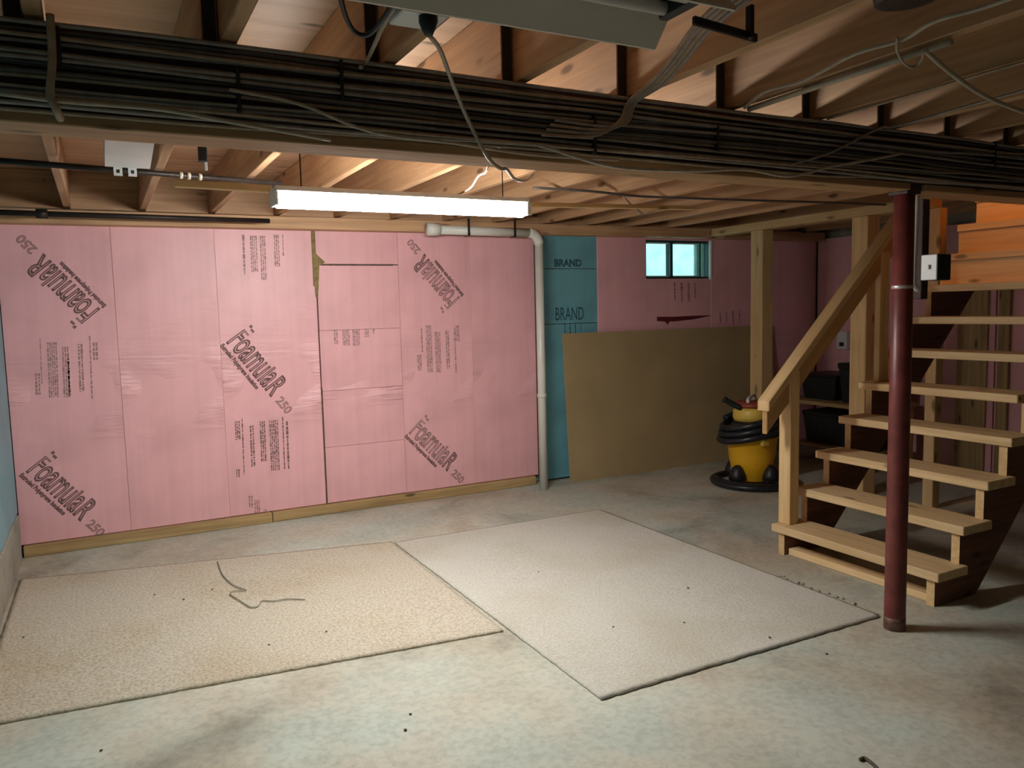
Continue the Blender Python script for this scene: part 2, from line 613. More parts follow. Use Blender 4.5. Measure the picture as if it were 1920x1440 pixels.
# right wall boards
for i, (y0, y1) in enumerate([(5.16, 5.76), (4.54, 5.15), (3.92, 4.53), (3.30, 3.91), (2.68, 3.29), (2.06, 2.67)]):
    box('foam_panel', (XR + 0.002 * (i % 2), y0, 0.02), (XR + 0.048, y1, 2.14), 'pink', wall_right, 0.003)
# left wall boards above the footing
for i in range(5):
    y1 = 5.77 - 1.22 * i
    box('foam_panel', (XL - 0.055, y1 - 1.215, 0.29), (XL + 0.004, y1, 2.14), 'blue', wall_left, 0.003)
box('footing', (XL - 0.06, YN, 0.0), (XL + 0.012, YB - 0.04, 0.285), 'wallconc', wall_left, 0.008)
# open joints filled with sealant and dirt
box('sealant', (1.405, FY - 0.001, 1.70), (1.435, FY + 0.02, 2.10), 'sealant', wall_back, 0.004)
prism('sealant', [(1.405, 1.98), (1.44, 1.93), (1.50, 1.875), (1.455, 1.85), (1.435, 1.62), (1.418, 1.62), (1.41, 1.80)], 'y', FY - 0.002, FY + 0.01, 'sealant', wall_back)
box('sealant', (1.46, FY + 0.0005, 1.851), (2.02, FY + 0.02, 1.864), 'gap', wall_back)
box('sealant', (1.424, FY + 0.0005, 0.08), (1.436, FY + 0.02, 0.95), 'gap', wall_back)
box('sealant', (3.262, FY + 0.001, 0.05), (3.276, FY + 0.02, 2.12), 'gap', wall_back)
# bottom plate along the pink boards, top plate above it
bp0 = struct(board('baseboard_back', (XL + 0.02, FY - 0.012, 0.036), (1.02, FY - 0.012, 0.036), 0.05, 0.07, 'plate'), 'yellowish wooden plate at foot of pink boards')
struct(board('baseboard_back', (1.025, FY - 0.008, 0.036), (3.22, FY - 0.008, 0.036), 0.05, 0.07, 'plate'), 'yellowish wooden plate at foot of pink boards')
struct(board('trim_1', (XL + 0.02, FY - 0.05, 2.135), (5.085, FY - 0.05, 2.157), 0.14, 0.085, 'joist'), 'brown wooden sill plate above the foam boards')
struct(board('trim_2', (5.245, FY - 0.05, 2.157), (XR - 0.01, FY - 0.05, 2.157), 0.14, 0.085, 'joist'), 'brown wooden sill plate in the corner behind the posts')

# ---------------------------------------------------------------- window
win = tag(thing('window_1', ((WX0 + WX1) / 2, YB + 0.06, WZ0), 'small dark framed basement window glowing teal with daylight', None), kind='structure')
del_keys = [k for k in win.keys() if k == 'category']
wy0, wy1 = YB + 0.02, YB + 0.09


def winbar(name, x0, x1, z0, z1, y0=wy0, y1=wy1, mat='vinyl'):
    return box(name, (x0, y0, z0), (x1, y1, z1), mat, win, 0.003)


fr = 0.018
winbar('frame_rail', WX0, WX1, WZ1 - fr, WZ1)
winbar('frame_rail', WX0, WX1, WZ0, WZ0 + fr)
winbar('frame_stile', WX0, WX0 + fr, WZ0 + fr, WZ1 - fr)
winbar('frame_stile', WX1 - fr - 0.004, WX1, WZ0 + fr, WZ1 - fr)
xm = on_y(1262, 490, YB).x
winbar('meeting_stile', xm - 0.016, xm + 0.016, WZ0 + fr, WZ1 - fr)
xg = on_y(1311, 490, YB + 0.05).x
winbar('sash_stile', xg - 0.006, xg + 0.012, WZ0 + fr, WZ1 - fr, wy0 + 0.02, wy1 - 0.01)
box('pane', (WX0 + fr, wy0 + 0.03, WZ0 + fr), (xm - 0.016, wy0 + 0.036, WZ1 - fr), 'glass', win)
box('pane', (xm + 0.016, wy0 + 0.045, WZ0 + fr), (WX1 - fr - 0.004, wy0 + 0.051, WZ1 - fr), 'glass', win)
# pale sash pieces inside the dark frame
for x0, x1 in ((WX0 + fr, xm - 0.016), (xm + 0.016, xg - 0.006)):
    box('sash_rail', (x0, wy0 + 0.022, WZ0 + fr), (x1, wy0 + 0.03, WZ0 + fr + 0.012), 'white', win)
    box('sash_rail', (x0, wy0 + 0.022, WZ1 - fr - 0.012), (x1, wy0 + 0.03, WZ1 - fr), 'white', win)
xw = on_y(1332, 490, YB).x
box('side_trim', (xw - 0.008, YB - 0.01, WZ0 - 0.01), (xw + 0.016, YB + 0.02, WZ1 + 0.01), 'white', win, 0.002)

# ---------------------------------------------------------------- ceiling: subfloor, joists, blocking
OX0, OX1, OY0, OY1 = 4.50, 5.75, 2.36, 3.40     # stairwell opening
ceiling = struct(box('ceiling', (XL - 0.3, YN - 0.2, ZC), (OX0, YB + 0.25, ZC + 0.02), 'subfloor'), 'open ceiling of brown joists under plywood subfloor')
box('subfloor_sheet', (OX1, YN - 0.2, ZC), (XR + 0.3, YB + 0.25, ZC + 0.02), 'subfloor', ceiling)
box('subfloor_sheet', (OX0, OY1, ZC), (OX1, YB + 0.25, ZC + 0.02), 'subfloor', ceiling)
box('subfloor_sheet', (OX0, YN - 0.2, ZC), (OX1, OY0, ZC + 0.02), 'subfloor', ceiling)
BY0, BY1 = 2.20, 2.36
jx = [1.21 + 0.433 * k for k in range(-4, 13)]
for x in jx:
    if XL + 0.05 < x < XR - 0.1:
        # camera side of the beam
        board('joist', (x, YN + 0.02, (ZJ + ZC) / 2), (x, BY1 - 0.01, (ZJ + ZC) / 2), 0.04, ZC - ZJ - 0.002, 'joist', ceiling)
        xf = x - 0.043
        y0 = BY0 + 0.012
        if OX0 - 0.05 < x < OX1 + 0.05:
            y0 = OY1 + 0.04
        if abs(x - 5.107) < 0.1:
            continue
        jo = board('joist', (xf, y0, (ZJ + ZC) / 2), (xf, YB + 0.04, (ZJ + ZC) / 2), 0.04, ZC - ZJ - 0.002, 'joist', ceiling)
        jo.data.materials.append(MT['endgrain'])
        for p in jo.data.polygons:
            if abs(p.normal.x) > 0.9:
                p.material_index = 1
# rim at the back wall between joists
board('rim_joist', (XL, YB + 0.03, (ZJ + ZC) / 2), (XR, YB + 0.03, (ZJ + ZC) / 2), 0.035, ZC - ZJ - 0.004, 'joist', ceiling)
# trimmers of the stairwell
board('stairwell_header', (OX0 - 0.02, OY0 + 0.02, (ZJ + ZC) / 2), (OX0 - 0.02, OY1, (ZJ + ZC) / 2), 0.04, ZC - ZJ - 0.004, 'joist', ceiling)
board('stairwell_header', (OX0, OY1 + 0.02, (ZJ + ZC) / 2), (XR - 0.05, OY1 + 0.02, (ZJ + ZC) / 2), 0.04, ZC - ZJ - 0.004, 'joist', ceiling)
# the stair shaft upstairs
up = struct(box('wall_upstairs', (3.5, OY0 - 0.1, ZC + 0.02), (7.2, OY0, 4.9), 'plaster'), 'plastered walls of the stairwell upstairs')
box('wall_section', (3.5, OY1, ZC + 0.02), (7.2, OY1 + 0.1, 4.9), 'plaster', up)
box('wall_section', (3.4, OY0 - 0.1, ZC + 0.02), (3.5, OY1 + 0.1, 4.9), 'plaster', up)
box('wall_section', (7.2, OY0 - 0.1, ZC + 0.02), (7.3, OY1 + 0.1, 4.9), 'plaster', up)
box('wall_section', (3.4, OY0 - 0.1, 4.9), (7.3, OY1 + 0.1, 5.0), 'plaster', up)

# ---------------------------------------------------------------- main beam
beam = tag(thing('support_beam', (2.0, 2.28, 1.96), 'long dark red beam crossing the ceiling, carried by red steel post', 'beam'))
BZ0 = 1.965
box('beam_web', (XL + 0.0, BY0, BZ0 + 0.03), (XR, BY1, ZJ - 0.001), 'beampaint', beam)
board('bottom_plank', (XL, BY0 + 0.036, BZ0 + 0.013), (3.08, BY0 + 0.036, BZ0 + 0.013), 0.076, 0.03, 'beamwood', beam)
board('bottom_plank', (XL, BY0 + 0.122, BZ0 + 0.015), (3.08, BY0 + 0.122, BZ0 + 0.015), 0.076, 0.026, 'beamwood', beam)
board('bottom_plank', (3.19, BY0 + 0.08, BZ0 + 0.013), (XR, BY0 + 0.08, BZ0 + 0.013), 0.15, 0.03, 'beamwood', beam)

# ---------------------------------------------------------------- red steel post
PX, PYc = 3.137, 2.268
sp = thing('steel_post', (PX, PYc, 0), 'round oxide red steel post standing beside the stairs under the beam', 'post')
prof = [(0.0455, 0.001), (0.046, 0.02), (0.0455, 0.3), (0.0445, 1.0), (0.0425, BZ0 - 0.012)]
lathe('shaft', prof, (PX, PYc, 0), 'redpaint', sp, 28)
box('cap_plate', (PX - 0.045, PYc - 0.045, BZ0 - 0.012), (PX + 0.045, PYc + 0.045, BZ0 + 0.029), 'beampaint', sp)
lathe('rust_collar', [(0.0462, 0.0005), (0.0472, 0.004), (0.047, 0.035), (0.0459, 0.06)], (PX, PYc, 0), 'rust', sp, 28)
st = lathe('strap', [(0.0436, 1.548), (0.0448, 1.549), (0.0448, 1.562), (0.0436, 1.563)], (PX, PYc, 0), 'galv', sp, 28)

# ================================================================ STAIRCASE
SX, SZ, RUN, RISE = 3.495, 0.18, 0.1875, 0.2015
SY0, SY1 = 2.395, 3.365
TD, TT = 0.235, 0.045
stair = thing('staircase', (SX, (SY0 + SY1) / 2, 0), 'open wooden basement staircase with handrail climbing behind the red post', 'staircase')
NT = 11
for i in range(NT):
    x, z = SX + RUN * i, SZ + RISE * i
    y0, y1 = 2.300, SY1 + random.uniform(-0.01, 0.01)
    if i >= 8:
        y0, y1 = 2.40, SY1 - 0.015
    elif i >= 4:
        y0 = 2.385
    t = board('tread', (x + TD / 2, y0, z - TT / 2), (x + TD / 2, y1, z - TT / 2), TD, TT, 'tread', stair, bevel=0.0035)
# notched stringers
def stringer(y0, y1, name='stringer'):
    top = []
    for i in range(NT):
        x, z = SX + RUN * i + 0.028, SZ + RISE * i - TT - 0.0005
        top.append((x, z - RISE if i else 0.0))
        top.append((x, z))
    xe = SX + RUN * NT + 0.028
    top.append((xe, top[-1][1]))
    k = RISE / RUN
    d = 0.33
    zend = top[-1][1] - 0.25
    xb = SX + 0.028 + d
    low = [(xe, (xe - xb) * k), (xb, 0.0)]
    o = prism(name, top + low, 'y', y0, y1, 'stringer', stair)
    o.data.materials.append(MT['lumber'])          # pale lumber on cut edges, dark red-brown on side faces
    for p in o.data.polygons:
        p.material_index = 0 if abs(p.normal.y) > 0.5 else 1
    return o
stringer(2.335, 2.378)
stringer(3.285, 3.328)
# the board on the floor under the first step
board('bottom_cleat', (SX + 0.10, 2.39, 0.02), (SX + 0.10, 3.28, 0.02), 0.085, 0.038, 'tread', stair)
# closed risers of the upper flight
for i in range(7, NT):
    x, z = SX + RUN * i, SZ + RISE * i
    board('riser', (x + RUN + 0.020, 2.40, z + (RISE - TT) / 2), (x + RUN + 0.020, SY1 - 0.02, z + (RISE - TT) / 2), 0.016, RISE - TT - 0.002, 'tread', stair)
# newel, baluster and handrail on the far side
NX = 3.592
board('newel_post', (NX, 3.32, SZ), (NX, 3.32, 1.10), 0.088, 0.075, 'lumber', stair, up=(1, 0, 0))
RS = (Vector((4.50, 3.30, 2.00)) - Vector((3.365, 3.30, 0.905)))
slope = RS.z / RS.x
rail_dir = Vector((1, 0, slope)).normalized()
rail_n = Vector((-slope, 0, 1)).normalized()


def rail_prism(name, x0, x1, zoff0, zoff1, y0, y1, mat, parent):
    """sloping bar with plumb cut ends"""
    zz = lambda x: 0.905 + (x - 3.365) * slope
    return prism(name, [(x0, zz(x0) + zoff0), (x1, zz(x1) + zoff0), (x1, zz(x1) + zoff1), (x0, zz(x0) + zoff1)], 'y', y0, y1, mat, parent)


def sloped_board(name, x0, x1, off, thick, y0, y1, mat='lumber'):
    a = Vector((x0, 0, 0.905 + (x0 - 3.365) * slope)) + rail_n * off
    b = Vector((x1, 0, 0.905 + (x1 - 3.365) * slope)) + rail_n * off
    L = (b - a).length
    bm = bmesh.new()
    c = 0.5 * thick * slope
    pts = [(-L / 2 - c * 0, -thick / 2), (L / 2, -thick / 2), (L / 2, thick / 2), (-L / 2, thick / 2)]
    sk = thick * slope / 2                      # plumb cut
    pts = [(-L / 2 - sk, -thick / 2), (L / 2 - sk, -thick / 2), (L / 2 + sk, thick / 2), (-L / 2 + sk, thick / 2)]
    va = [bm.verts.new((p[0], (y0 - y1) / 2, p[1])) for p in pts]
    vb = [bm.verts.new((p[0], (y1 - y0) / 2, p[1])) for p in pts]
    bm.faces.new(va)
    bm.faces.new(vb[::-1])
    for i in range(4):
        bm.faces.new((va[i], vb[i], vb[(i + 1) % 4], va[(i + 1) % 4]))
    bmesh.ops.recalc_face_normals(bm, faces=bm.faces)
    bmesh.ops.bevel(bm, geom=list(bm.edges), offset=0.004, segments=1, affect='EDGES')
    mw = Matrix((rail_dir, Vector((0, 1, 0)), rail_n)).transposed().to_4x4()
    mw.translation = (a + b) / 2 + Vector((0, (y0 + y1) / 2, 0))
    return link(name, to_mesh(bm, name), mat, stair, mw)


cap = sloped_board('handrail', 3.365, 4.50, 0.0, 0.042, 3.262, 3.352)
sloped_board('rail_web', 3.325, 4.47, -0.075, 0.105, 3.288, 3.326, 'rail')
BXp = 4.38
board('baluster', (BXp, 3.306, SZ + RISE * 4), (BXp, 3.306, 1.80), 0.086, 0.040, 'lumber', stair, up=(0, 1, 0))

# ================================================================ WOODEN POSTS AND HEADER BEHIND THE STAIRS
for nm, y0, y1, w, lab in (('p', 5.03, 5.17, 0.13, 'square wooden post rising behind the yellow vacuum'),
                           ('p', 3.985, 4.125, 0.14, 'thick square wooden post standing behind the handrail'),
                           ('s', 3.475, 3.555, 0.085, 'slim wooden post seen between the stair treads')):
    ym = (y0 + y1) / 2
    xp = 5.10 + w / 2 + (0.085 if nm == 's' else 0)
    o = board('wooden_post', (xp, ym, 0.0), (xp, ym, 2.13), y1 - y0, w, 'lumber', up=(1, 0, 0), bevel=0.005)
    tag(o, lab, 'post')
tag(board('wooden_header', (5.165, 3.49, 2.165), (5.165, 5.7, 2.165), 0.13, 0.068, 'lumber'), 'wooden header lying across the tops of the square posts', 'beam')
# board and shelf in the dark corner behind the stairs
tag(board('wall_plank', (XR - 0.015, 4.10, 0.0), (XR - 0.015, 4.10, 2.10), 0.26, 0.022, 'plate', up=(1, 0, 0)), 'wide upright brown plank against the far right wall', 'plank')
tag(board('wall_stud', (XR - 0.02, 3.83, 0.0), (XR - 0.02, 3.83, 2.10), 0.09, 0.038, 'plate', up=(1, 0, 0)), 'narrow upright stud beside the wide plank on the right wall', 'stud')
bench = thing('work_bench', (6.15, 4.95, 0), 'dark cluttered workbench standing in the corner behind the wooden posts', 'workbench')
board('bench_top', (6.12, 4.45, 0.565), (6.12, 5.45, 0.565), 0.62, 0.035, 'plate', bench)
for lx in (5.86, 6.38):
    for ly in (4.52, 5.38):
        board('leg', (lx, ly, 0.0), (lx, ly, 0.547), 0.06, 0.06, 'plate', bench, up=(1, 0, 0))
board('lower_shelf', (6.12, 4.50, 0.16), (6.12, 5.40, 0.16), 0.56, 0.02, 'plate', bench)
for (x0, x1, y0, y1, z0, h, lab) in ((5.92, 6.35, 4.50, 4.90, 0.583, 0.36, 'black storage tote on the workbench beside the thick wooden post'),
                                     (5.95, 6.35, 4.96, 5.36, 0.583, 0.24, 'low black storage tote on the workbench below the outlet'),
                                     (5.92, 6.33, 4.56, 5.30, 0.171, 0.30, 'long black storage tote on the shelf under the workbench')):
    tt_ = thing('storage_tote', ((x0 + x1) / 2, (y0 + y1) / 2, z0), lab, 'tote')
    bm = bmesh.new()
    bm_box(bm, (x0, y0, z0), (x1, y1, z0 + h * 0.86))
    for v in bm.verts:
        if v.co.z < z0 + 0.01:
            v.co.x += 0.025 if v.co.x < (x0 + x1) / 2 else -0.025
            v.co.y += 0.025 if v.co.y < (y0 + y1) / 2 else -0.025
    world_obj('tub', bm, 'black', tt_)
    box('lid', (x0 - 0.012, y0 - 0.012, z0 + h * 0.86 + 0.0005), (x1 + 0.012, y1 + 0.012, z0 + h), 'iron', tt_, 0.01)
ob = thing('outlet_box', (XR - 0.02, 5.40, 1.02), 'white outlet box on the dark wall behind the handrail', 'outlet')
box('cover', (XR - 0.05, 5.35, 1.02), (XR - 0.002, 5.47, 1.20), 'white', ob, 0.004)
box('socket', (XR - 0.054, 5.385, 1.05), (XR - 0.049, 5.435, 1.09), 'black', ob)

# ================================================================ BROWN SHEET LEANING ON THE WALL
bl = on_y(1066, 880, 5.70).x
sheet = prism('leaning_sheet', [(5.640, 0.0), (5.652, 0.0), (5.748, 1.28), (5.736, 1.28)], 'x', 3.50, 5.94, 'hardboard')
tag(sheet, 'large brown hardboard sheet leaning against the wall below the window', 'board')

# ================================================================ DRAIN PIPE
drain = thing('drain_pipe', (3.155, 5.50, 0), 'white plastic drain pipe running down between pink and blue boards', 'pipe')
dp0 = on_z(1018, 920)
dx, dy = 3.185, 5.56
arc = []
for k in range(7):
    a = k / 6 * math.pi / 2
    arc.append((dx - 0.09 + 0.09 * math.sin(a), dy, 2.015 + 0.09 * math.cos(a)))
tube('pipe_run', [(2.29, dy, 2.110), (dx - 0.09, dy, 2.105)], 0.034, 'pvc', drain, 20, False)
bm = bmesh.new()
bm_tube(bm, arc, 0.039, 20)
world_obj('elbow', bm, 'pvc', drain, True)
tube('pipe_run', [(dx, dy, 2.02), (dx, dy, 0.001)], 0.034, 'pvc', drain, 20, False)
tube('coupling', [(dx, dy, 0.80), (dx, dy, 0.77)], 0.040, 'pvc', drain, 20, False)
tube('coupling', [(2.22, dy, 2.112), (2.32, dy, 2.112)], 0.048, 'pvc', drain, 20, False)
for x in (2.55, 2.95):
    bm = bmesh.new()
    bm_tube(bm, [(x, dy - 0.0, 2.068), (x + 0.0001, dy, 2.068)], 0.001, 4)
    bm.clear()
    bm_box(bm, (x - 0.009, dy - 0.04, 2.066), (x + 0.009, dy - 0.036, ZJ - 0.002))
    bm_box(bm, (x - 0.009, dy - 0.04, 2.066), (x + 0.009, dy + 0.038, 2.07))
    world_obj('hanger_strap', bm, 'iron', drain)

# ================================================================ LIGHTS
# lit wraparound fixture under the far joists
LY, LZ = 3.43, 1.985
lx0, lx1 = on_y(512, 370, LY).x, on_y(984, 393, LY).x
lamp = thing('strip_light', ((lx0 + lx1) / 2, LY, LZ - 0.03), 'lit white fluorescent strip light hanging under the joists', 'light')
bm = bmesh.new()
sec = [(-0.05, 0.025), (-0.052, 0.0), (-0.044, -0.022), (-0.026, -0.034), (0, -0.038), (0.026, -0.034), (0.044, -0.022), (0.052, 0.0), (0.05, 0.025)]
va = [bm.verts.new((lx0 + 0.015, LY + a, LZ + b)) for a, b in sec]
vb = [bm.verts.new((lx1 - 0.015, LY + a, LZ + b)) for a, b in sec]
for i in range(len(sec) - 1):
    bm.faces.new((va[i], va[i + 1], vb[i + 1], vb[i]))
bm.faces.new((va[0], vb[0], vb[-1], va[-1]))
bm.faces.new(va[::-1])
bm.faces.new(vb)
bmesh.ops.recalc_face_normals(bm, faces=bm.faces)
world_obj('lens', bm, 'tube', lamp)
box('housing', (lx0, LY - 0.055, LZ + 0.026), (lx1, LY + 0.055, LZ + 0.05), 'white', lamp, 0.004)
for x, d in ((lx0, 1), (lx1, -1)):
    box('end_cap', (x - 0.004 * d, LY - 0.055, LZ - 0.030), (x + 0.012 * d, LY + 0.055, LZ + 0.026), 'white', lamp, 0.003)
for x in (lx0 + 0.12, lx1 - 0.12):
    tube('hanging_wire', [(x, LY, LZ + 0.045), (x, LY, ZJ + 0.002)], 0.003, 'iron', lamp, 6, False)
# wooden batten behind the light along the joists
tag(board('furring_strip', (lx1 + 0.02, 3.47, 2.015), (3.10, 3.60, 2.06), 0.03, 0.022, 'lumber'), 'thin pale rod running on from the lit strip light toward the window', 'rod')
tag(board('furring_strip', (0.30, 3.43, 2.03), (lx0 - 0.012, 3.43, 2.025), 0.03, 0.03, 'lumber'), 'short pale batten butting the end of the lit strip light', 'batten')

# unlit shop light close to the camera
sl = thing('shop_light', (0.45, 1.28, 2.05), 'unlit grey shop light with open reflector hanging close under the joists', 'light')
X0, X1 = -0.13, 1.10
prof2 = [(1.405, 2.050), (1.398, 2.050), (1.325, 2.128), (1.235, 2.128), (1.162, 2.050), (1.155, 2.050), (1.155, 2.056), (1.230, 2.134), (1.330, 2.134), (1.405, 2.056)]
prism('reflector', prof2, 'x', X0, X1, 'enamel', sl)
box('ballast_cover', (X0 + 0.02, 1.25, 2.134), (X1 - 0.02, 1.31, 2.165), 'enamel', sl, 0.004)
for y in (1.245, 1.315):
    tube('fluorescent_tube', [(X0 + 0.03, y, 2.100), (X1 - 0.03, y, 2.100)], 0.013, 'white', sl, 12, False)
for x in (X0 + 0.03, X1 - 0.03):
    box('socket', (x - 0.012, 1.225, 2.084), (x + 0.012, 1.335, 2.128), 'black', sl, 0.003)
for x in (0.1, 0.85):
    tube('chain', [(x, 1.28, 2.16), (x, 1.28, ZJ + 0.003)], 0.003, 'iron', sl, 6, False)

# bulb in the stairwell upstairs
bc = Vector((4.08, 3.325, 3.55))
bulb = thing('ceiling_bulb', (bc.x, bc.y, bc.z - 0.06), 'bare warm bulb lighting the stairwell from upstairs', 'light')
lathe('glass_bulb', [(0.012, -0.055), (0.035, -0.045), (0.045, -0.015), (0.04, 0.02), (0.02, 0.05), (0.016, 0.065)], bc, 'bulb', bulb, 16)
lathe('lamp_holder', [(0.02, 0.066), (0.03, 0.07), (0.03, 0.12), (0.008, 0.13), (0.006, 1.348)], bc, 'white', bulb, 16)

# ================================================================ SHOP VACUUM
VC = Vector((4.76, 4.80, 0))
vac = thing('shop_vacuum', VC, 'yellow shop vacuum with black hose coiled around its lid', 'vacuum cleaner')
lathe('drum', [(0.135, 0.035), (0.150, 0.045), (0.185, 0.22), (0.205, 0.385), (0.212, 0.39), (0.212, 0.405)], VC, 'yellow', vac, 40)
lathe('lid', [(0.215, 0.406), (0.218, 0.42), (0.205, 0.47), (0.15, 0.52), (0.12, 0.53)], VC, 'black', vac, 40)
lathe('motor_head', [(0.145, 0.531), (0.155, 0.56), (0.150, 0.62), (0.13, 0.645)], VC, 'yellow2', vac, 32)
hd = lathe('head_band', [(0.132, 0.646), (0.15, 0.65), (0.148, 0.675), (0.12, 0.69)], VC, 'redplastic', vac, 32)
tube('carry_handle', [VC + Vector((-0.11, -0.07, 0.69)), VC + Vector((-0.10, -0.06, 0.72)), VC + Vector((0.06, 0.04, 0.735)), VC + Vector((0.11, 0.07, 0.69))], 0.014, 'white', vac, 8)
tube('nozzle', [VC + Vector((-0.14, -0.02, 0.645)), VC + Vector((-0.20, 0.03, 0.685)), VC + Vector((-0.25, 0.06, 0.72))], [0.024] * 12 + [0.03], 'black', vac, 10)
for lx, ly in ((-0.185, -0.03), (0.03, -0.185), (-0.03, 0.185), (0.185, 0.03)):
    ft = Vector((lx, ly, 0))
    d = ft.normalized()
    f = lathe('caster_foot', [(0.058, 0.045), (0.072, 0.055), (0.066, 0.10), (0.045, 0.15), (0.02, 0.175)], VC + ft * 1.0, 'black', vac, 16)
    tube('wheel', [VC + ft * 1.05 + Vector((-d.y, d.x, 0)) * 0.014 + Vector((0, 0, 0.026)), VC + ft * 1.05 - Vector((-d.y, d.x, 0)) * 0.014 + Vector((0, 0, 0.026))], 0.0255, 'iron', f, 12, False)
box('latch', VC + Vector((-0.10, -0.225, 0.35)), VC + Vector((-0.03, -0.19, 0.405)), 'yellow2', vac, 0.006)
# ribbed hose: coils round the lid
pts = []
turns = 3.2
for k in range(int(turns * 28) + 1):
    a = 0.9 + k / 28 * 2 * math.pi
    z = 0.41 + 0.052 * k / 28 + 0.055 * math.cos(a + 0.4)
    rr = 0.262 - 0.012 * (k / 28)
    pts.append(VC + Vector((rr * math.cos(a), rr * math.sin(a), z)))
bm = bmesh.new()
fine = catmull(pts, 3)
bm_tube(bm, fine, [0.026 + 0.0025 * (i % 2) for i in range(len(fine))], 10)
world_obj('hose', bm, 'hose', vac, True)
# second loop of hose lying on the floor
pts = []
for k in range(60):
    a = -0.4 - k / 59 * 2 * math.pi * 1.55
    rr = 0.335 - 0.035 * k / 59
    pts.append(VC + Vector((rr * math.cos(a) * 1.02, -0.02 + rr * math.sin(a), 0.0285 + 0.02 * max(0, (k - 40) / 20))))
bm = bmesh.new()
fine = catmull(pts, 3)
bm_tube(bm, fine, [0.0255 + 0.0025 * (i % 2) for i in range(len(fine))], 10)
tag(world_obj('vacuum_hose', bm, 'hose', None, True), 'black ribbed hose looped on the floor around the yellow vacuum', 'hose')

# ================================================================ CARPETS
def carpet(name, corners, mat, label, thick=0.010, nx=40, ny=40, seed=1):
    """ragged edged sheet, bilinear between four floor corners"""
    rnd = random.Random(seed)
    A, B, D, E_ = [Vector((c[0], c[1], 0)) for c in corners]     # near-left, near-right, far-right, far-left
    bm = bmesh.new()
    top = []
    ctr = (A + B + D + E_) / 4
    for j in range(ny + 1):
        row = []
        for i in range(nx + 1):
            u, v = i / nx, j / ny
            p = (A * (1 - u) + B * u) * (1 - v) + (E_ * (1 - u) + D * u) * v
            edge = i in (0, nx) or j in (0, ny)
            if edge:
                p = p + (p - ctr).normalized() * rnd.uniform(-0.004, 0.003)
            z = thick + rnd.uniform(-0.0012, 0.0012) + (0.002 * math.sin(u * 9 + seed) * math.sin(v * 7) if not edge else 0)
            row.append(bm.verts.new((p.x, p.y, z)))
        top.append(row)
    for j in range(ny):
        for i in range(nx):
            bm.faces.new((top[j][i], top[j][i + 1], top[j + 1][i + 1], top[j + 1][i]))
    loop = [top[0][i] for i in range(nx + 1)] + [top[j][nx] for j in range(1, ny + 1)] + \
           [top[ny][i] for i in range(nx - 1, -1, -1)] + [top[j][0] for j in range(ny - 1, 0, -1)]
    bot = [bm.verts.new((v.co.x, v.co.y, 0.0005)) for v in loop]
    n = len(loop)
    for k in range(n):
        bm.faces.new((bot[k], bot[(k + 1) % n], loop[(k + 1) % n], loop[k]))
    bm.faces.new(bot[::-1])
    bmesh.ops.recalc_face_normals(bm, faces=bm.faces)
    return tag(world_obj(name, bm, mat, None, True), label, 'carpet')


carpet('carpet_piece', [(-0.515, 3.385), (1.575, 3.155), (1.595, 4.79), (-0.50, 5.24)], 'carpet_l', 'speckled beige carpet piece reaching to the left footing, thread lying on it', 0.011, 100, 60, 3)
carpet('carpet_piece', [(1.605, 2.395), (3.195, 2.385), (3.185, 4.74), (1.605, 4.765)], 'carpet_r', 'smooth greyish carpet piece ending at the red steel post', 0.011, 70, 90, 5)
# thread on the beige carpet
tp = [(408, 1053), (418, 1078), (440, 1098), (462, 1106), (440, 1108), (432, 1114), (450, 1126), (470, 1138), (484, 1136), (492, 1126), (510, 1127), (540, 1123), (572, 1124)]
tag(tube('loose_thread', [on_z(a, b, 0.0175) for a, b in tp], 0.0032, 'thread', None, 6), 'loose grey thread curling across the beige carpet', 'thread')
# crumbs and a dropped clip
random.seed(11)
cr = [(352, 1060), (398, 1110), (612, 1190), (290, 1120), (345, 1129), (45, 1200), (505, 1215), (1290, 1107), (1150, 1181), (1443, 1201), (1010, 1077), (1283, 1173), (760, 1370), (770, 1340), (1550, 1227), (190, 1408)]
for px, py in cr:
    p = on_z(px, py, 0)
    onr = (1.6 < p.x < 3.18 and 2.42 < p.y < 4.73) or (-0.5 < p.x < 1.58 and 3.4 < p.y < 4.8)
    z = 0.0125 if onr else 0.0005
    bm = bmesh.new()
    bmesh.ops.create_icosphere(bm, subdivisions=1, radius=1.0)
    for v in bm.verts:
        v.co = Vector((v.co.x * random.uniform(0.004, 0.008), v.co.y * random.uniform(0.004, 0.008), v.co.z * 0.003 + 0.003))
    bmesh.ops.translate(bm, verts=bm.verts, vec=Vector((p.x, p.y, z)))
    tag(world_obj('dirt_crumb', bm, 'debris', None, True),
        'small dark crumb of dirt lying on the carpet' if onr else 'small dark crumb of dirt lying on bare concrete', 'crumb',
        'dirt crumbs on the carpet' if onr else 'dirt crumbs on the concrete')
sp_ = [on_z(a, b, 0.006) for a, b in [(1612, 1424), (1622, 1422), (1640, 1436), (1655, 1452)]]
tag(tube('dropped_twig', sp_, 0.006, 'debris', None, 6), 'bent brown twig lying on the concrete in front of the post', 'twig')
